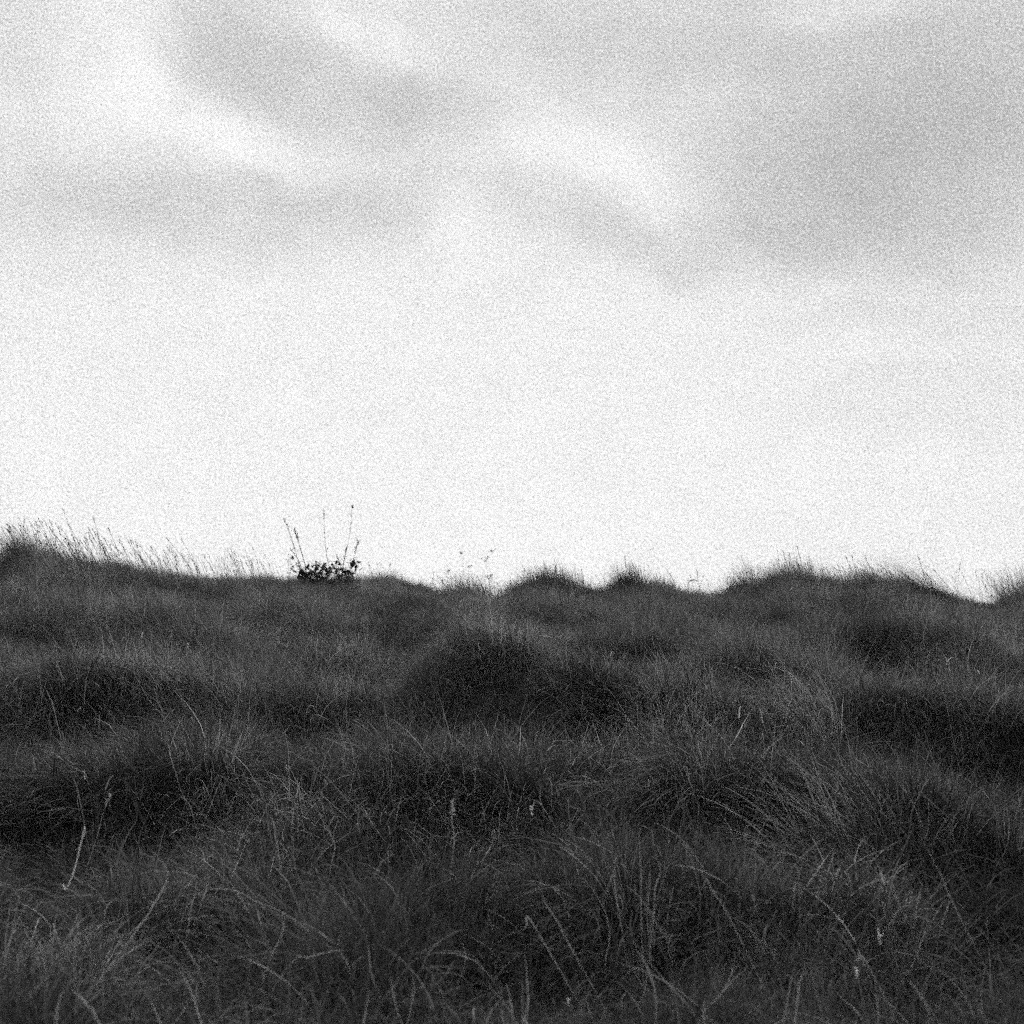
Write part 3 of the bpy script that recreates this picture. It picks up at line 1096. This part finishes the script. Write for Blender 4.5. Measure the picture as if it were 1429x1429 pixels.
# --- the bleached straw at the lower left
straw = stem_thing('bent_straw', 'bright white straw bent like a hook at the lower left', 'straw',
           [(88, 1234), (93, 1241), (104, 1213), (112, 1180), (117, 1163), (118, 1155)], .0062, M_BRIGHT, lift=.27, seed=130, rooted=False)

sp = np.array(straw.location)
straw_top = [c for c in straw.children][0]
q0 = np.array(straw_top.data.vertices[0].co) + sp     # the dark lower stem that carries the hook
g0 = np.array([q0[0] + .03, q0[1] + .02, hs(q0[0] + .03, q0[1] + .02) - .02])
v, t, s_ = stalk_parts((0, 0, 0), spline([g0, (g0 + q0) / 2 + np.array([.015, 0, 0]), q0]), .0011, .1, 4)
part('lower_stem', straw, v, t, s_, M_STALK)

# --- dry stalks and long leaves lying over the slope
gs = 'long dry stalks and leaves over the slope'
LONG = [
    ([(545, 925), (534, 905), (515, 882), (493, 858)], .005, 'straight pale stalk slanting down right, left of the central mound', 0, 0),
    ([(38, 948), (60, 938), (90, 931), (122, 936)], .005, 'thin arched stalk high on the left slope', 0, 0),
    ([(75, 990), (70, 975), (62, 957)], .007, 'short bright stalk just below the thin arched one', 1, 0),
    ([(245, 1020), (228, 1000), (205, 972), (172, 912)], .0045, 'long stalk sloping down right through the left mound', 0, 0),
    ([(340, 1080), (322, 1045), (300, 1000)], .0042, 'stalk on the far rim of the dark left hollow', 0, 0),
    ([(550, 1000), (548, 975), (541, 945)], .0042, 'upright pale stalk below the straight slanting one', 0, 0),
    ([(483, 1000), (484, 975), (490, 945)], .0042, 'faint upright stalk left of the pale upright one', 0, 0),
    ([(1000, 1020), (998, 985), (994, 955), (992, 930)], .0042, 'tall faint stalk above the streaming pale tussock', 0, 0),
    ([(1168, 1010), (1166, 980), (1160, 950), (1156, 925)], .0042, 'tall faint stalk behind the arching tussock', 0, 0),
    ([(1325, 1005), (1318, 970), (1305, 942), (1280, 925)], .0042, 'curved stalk over the dark right hollow, left of the pair', 0, 0),
    ([(1358, 1012), (1345, 990), (1333, 960), (1322, 925)], .0048, 'long curved stalk over the dark right hollow, right of the pair', 0, 1),
    ([(1378, 905), (1365, 875), (1352, 858), (1308, 830)], .0048, 'slanting stalk below the sharp tipped tussock', 0, 0),
    ([(895, 1280), (895, 1230), (893, 1180), (892, 1145)], .0045, 'tallest upright leaf in the lower centre clump', 1, 0),
    ([(904, 1290), (906, 1250), (907, 1220), (908, 1200)], .0055, 'pale upright leaf just right of the tallest one', 1, 0),
    ([(912, 1285), (914, 1240), (922, 1215), (910, 1180)], .0048, 'kinked leaf at the right of the lower centre clump', 1, 0),
    ([(1015, 1275), (998, 1250), (983, 1222), (966, 1202)], .0062, 'broad slanting leaf right of the lower centre clump', 1, 0),
    ([(860, 1250), (858, 1215), (860, 1190)], .0042, 'thin upright leaf left of the lower centre clump', 1, 0),
    ([(795, 1320), (780, 1290), (762, 1262), (753, 1240)], .0055, 'dim drooping leaf left below the lower centre clump', 1, 0),
    ([(462, 1210), (467, 1178), (452, 1150), (435, 1108)], .0048, 'long bowed leaf at the top of the tangled tussock', 1, 0),
    ([(662, 1215), (675, 1198), (685, 1182), (690, 1166)], .0075, 'short bright broad leaf standing up in the centre foreground', 1, 0),
    ([(632, 1195), (634, 1165), (630, 1145), (632, 1122)], .0050, 'leaf with a bright tip left of the short bright one', 1, 1),
    ([(560, 1280), (552, 1250), (536, 1228), (510, 1212)], .0058, 'leaf bowed over to the left below the pale tussock', 1, 0),
    ([(375, 1345), (390, 1315), (396, 1290), (394, 1270)], .0065, 'long blurred leaf curving up at the lower left of centre', 1, 0),
    ([(400, 1352), (430, 1337), (462, 1328), (492, 1326)], .0055, 'leaf lying nearly flat in the lower left of centre', 1, 0),
    ([(262, 1300), (265, 1275), (272, 1250), (276, 1238)], .0065, 'left one of two upright blurred leaves, lower left', 1, 0),
    ([(278, 1272), (286, 1250), (291, 1228), (290, 1220)], .0065, 'right one of two upright blurred leaves, lower left', 1, 0),
    ([(190, 1300), (215, 1262), (235, 1220), (210, 1185)], .0060, 'long leaf bent sharply at mid height, lower left', 1, 0),
    ([(104, 1345), (106, 1320), (110, 1290), (112, 1272)], .0085, 'broad blurred upright leaf below the white straw', 1, 0),
    ([(78, 1425), (83, 1400), (92, 1370)], .0070, 'left arm of the forked leaves at the bottom left', 1, 0),
    ([(138, 1428), (125, 1408), (112, 1392), (100, 1382)], .0070, 'right arm of the forked leaves at the bottom left', 1, 0),
    ([(136, 1165), (142, 1140), (150, 1120), (153, 1112)], .0060, 'pale seed head right of the white straw', 0, 1),
    ([(116, 1140), (112, 1120), (106, 1095), (100, 1085)], .0055, 'curved leaf directly above the white straw', 1, 0),
    ([(1098, 1405), (1102, 1378), (1108, 1350)], .0065, 'left one of two pale leaves standing at the bottom right', 1, 0),
    ([(1113, 1398), (1117, 1372), (1123, 1350)], .0065, 'right one of two pale leaves standing at the bottom right', 1, 0),
    ([(1303, 1428), (1290, 1400), (1276, 1378), (1264, 1364)], .0075, 'broad dim leaf slanting down right at the bottom right', 1, 0),
    ([(1345, 1290), (1325, 1250), (1310, 1215), (1280, 1160)], .0058, 'long leaf sweeping down right at the right of the foreground', 1, 0),
    ([(1240, 1235), (1232, 1231), (1224, 1228)], .0070, 'short bright flat leaf amid the lower right tussock', 1, 0),
    ([(1145, 1100), (1120, 1075), (1095, 1072)], .0048, 'bright tip hanging over the top of the dark right hollow', 1, 0),
    ([(1165, 1140), (1140, 1105), (1120, 1085), (1090, 1070)], .0048, 'long leaf arched over the dark right hollow', 1, 0),
    ([(760, 1130), (746, 1120), (742, 1135)], .0060, 'small bright curled tip above the centre foreground', 1, 0),
    ([(1210, 1345), (1198, 1340), (1191, 1341)], .0060, 'small pale leaf left of the frayed tussock', 1, 0),
    ([(745, 1292), (735, 1293), (728, 1296)], .0070, 'short pale leaf lying flat below the centre', 1, 0),
    ([(576, 1395), (577, 1375), (575, 1355)], .0070, 'bright blurred bud at the bottom left of centre', 1, 0),
]
for k, (pts, w, lab, leaf, head) in enumerate(LONG):
    bright = any(q in lab for q in ('short bright', 'bright tip'))
    stem_thing('long_leaf' if leaf else 'dry_stalk', lab, 'grass leaf' if leaf else 'dry stalk', pts, w * (.7 if leaf else .55), M_STRAW if bright else M_DRY, gs,
               (.05, .006) if head else None, lift=.17, leaf=bool(leaf), seed=200 + k)

# --- small bright seed heads that catch the light on the slope
go_ = 'pale seed heads dotted over the slope'
for k, (px, py, lab) in enumerate([
        (246, 898, 'brightest pale seed head on the left slope'), (262, 900, 'faint seed head right of the brightest left one'),
        (624, 881, 'pale seed head on the shoulder left of the central mound'), (843, 940, 'tiny white dot like head right of the central mound'),
        (1133, 889, 'cluster like pale seed head on the right slope'), (1082, 926, 'pale seed head left below the cluster like one'),
        (1030, 896, 'curled pale seed head on the faded tussock'), (1265, 978, 'pale head on a short stalk at the dark right hollow'),
        (1321, 878, 'double dot seed head below the pointed skyline tussock'), (888, 1058, 'small pale head in the streaming tussock'),
        (905, 1090, 'small pale head below the streaming tussock'), (118, 1078, 'pale head at the left above the white straw'),
        (136, 1058, 'pale head high above the white straw'), (400, 1070, 'small white head on the rim left of centre'),
        (478, 1062, 'small white head between rim and centre'), (632, 1124, 'bright head over the centre foreground'),
        (742, 1128, 'brightest head in the centre foreground'), (1227, 1302, 'bright blurred head in the lower right foreground'),
        (1195, 1355, 'dim blurred head left below the bright lower right one'), (793, 1396, 'blurred white head at the bottom centre'),
        (441, 918, 'tiny white head on the middle left slope'), (413, 967, 'tiny white head lower on the middle left slope')]):
    r = np.random.default_rng(700 + k)
    cx, cy = cast(px, py + 14, hill)
    lf = float(np.clip(.5 + (cy - 4) * .08, .5, 1.1))
    tip = at_px(px, py, cy - lf)
    fx, fy = tip[0] + .02, cy - lf + .02
    foot = np.array([fx, fy, hs(fx, fy) - .02])
    o = empty('seed_head_stalk', foot)
    v, t, s = stalk_parts((0, 0, 0), spline([foot, (foot + tip) / 2 + np.array([.03, 0, .02]), tip]), .0009, .3, 4)
    part('stalk', o, v, t, s, M_DRY)
    v, t, s = seed_head(tip, tip - foot, .014 + .007 * (k % 3) + (.008 if 'bright' in lab else 0), .0036 + (.002 if 'bright' in lab else 0), r, 12, 1.0)
    part('seed_head', o, v, t, s, M_BRIGHT)
    tag(o, lab, 'seed head', go_)
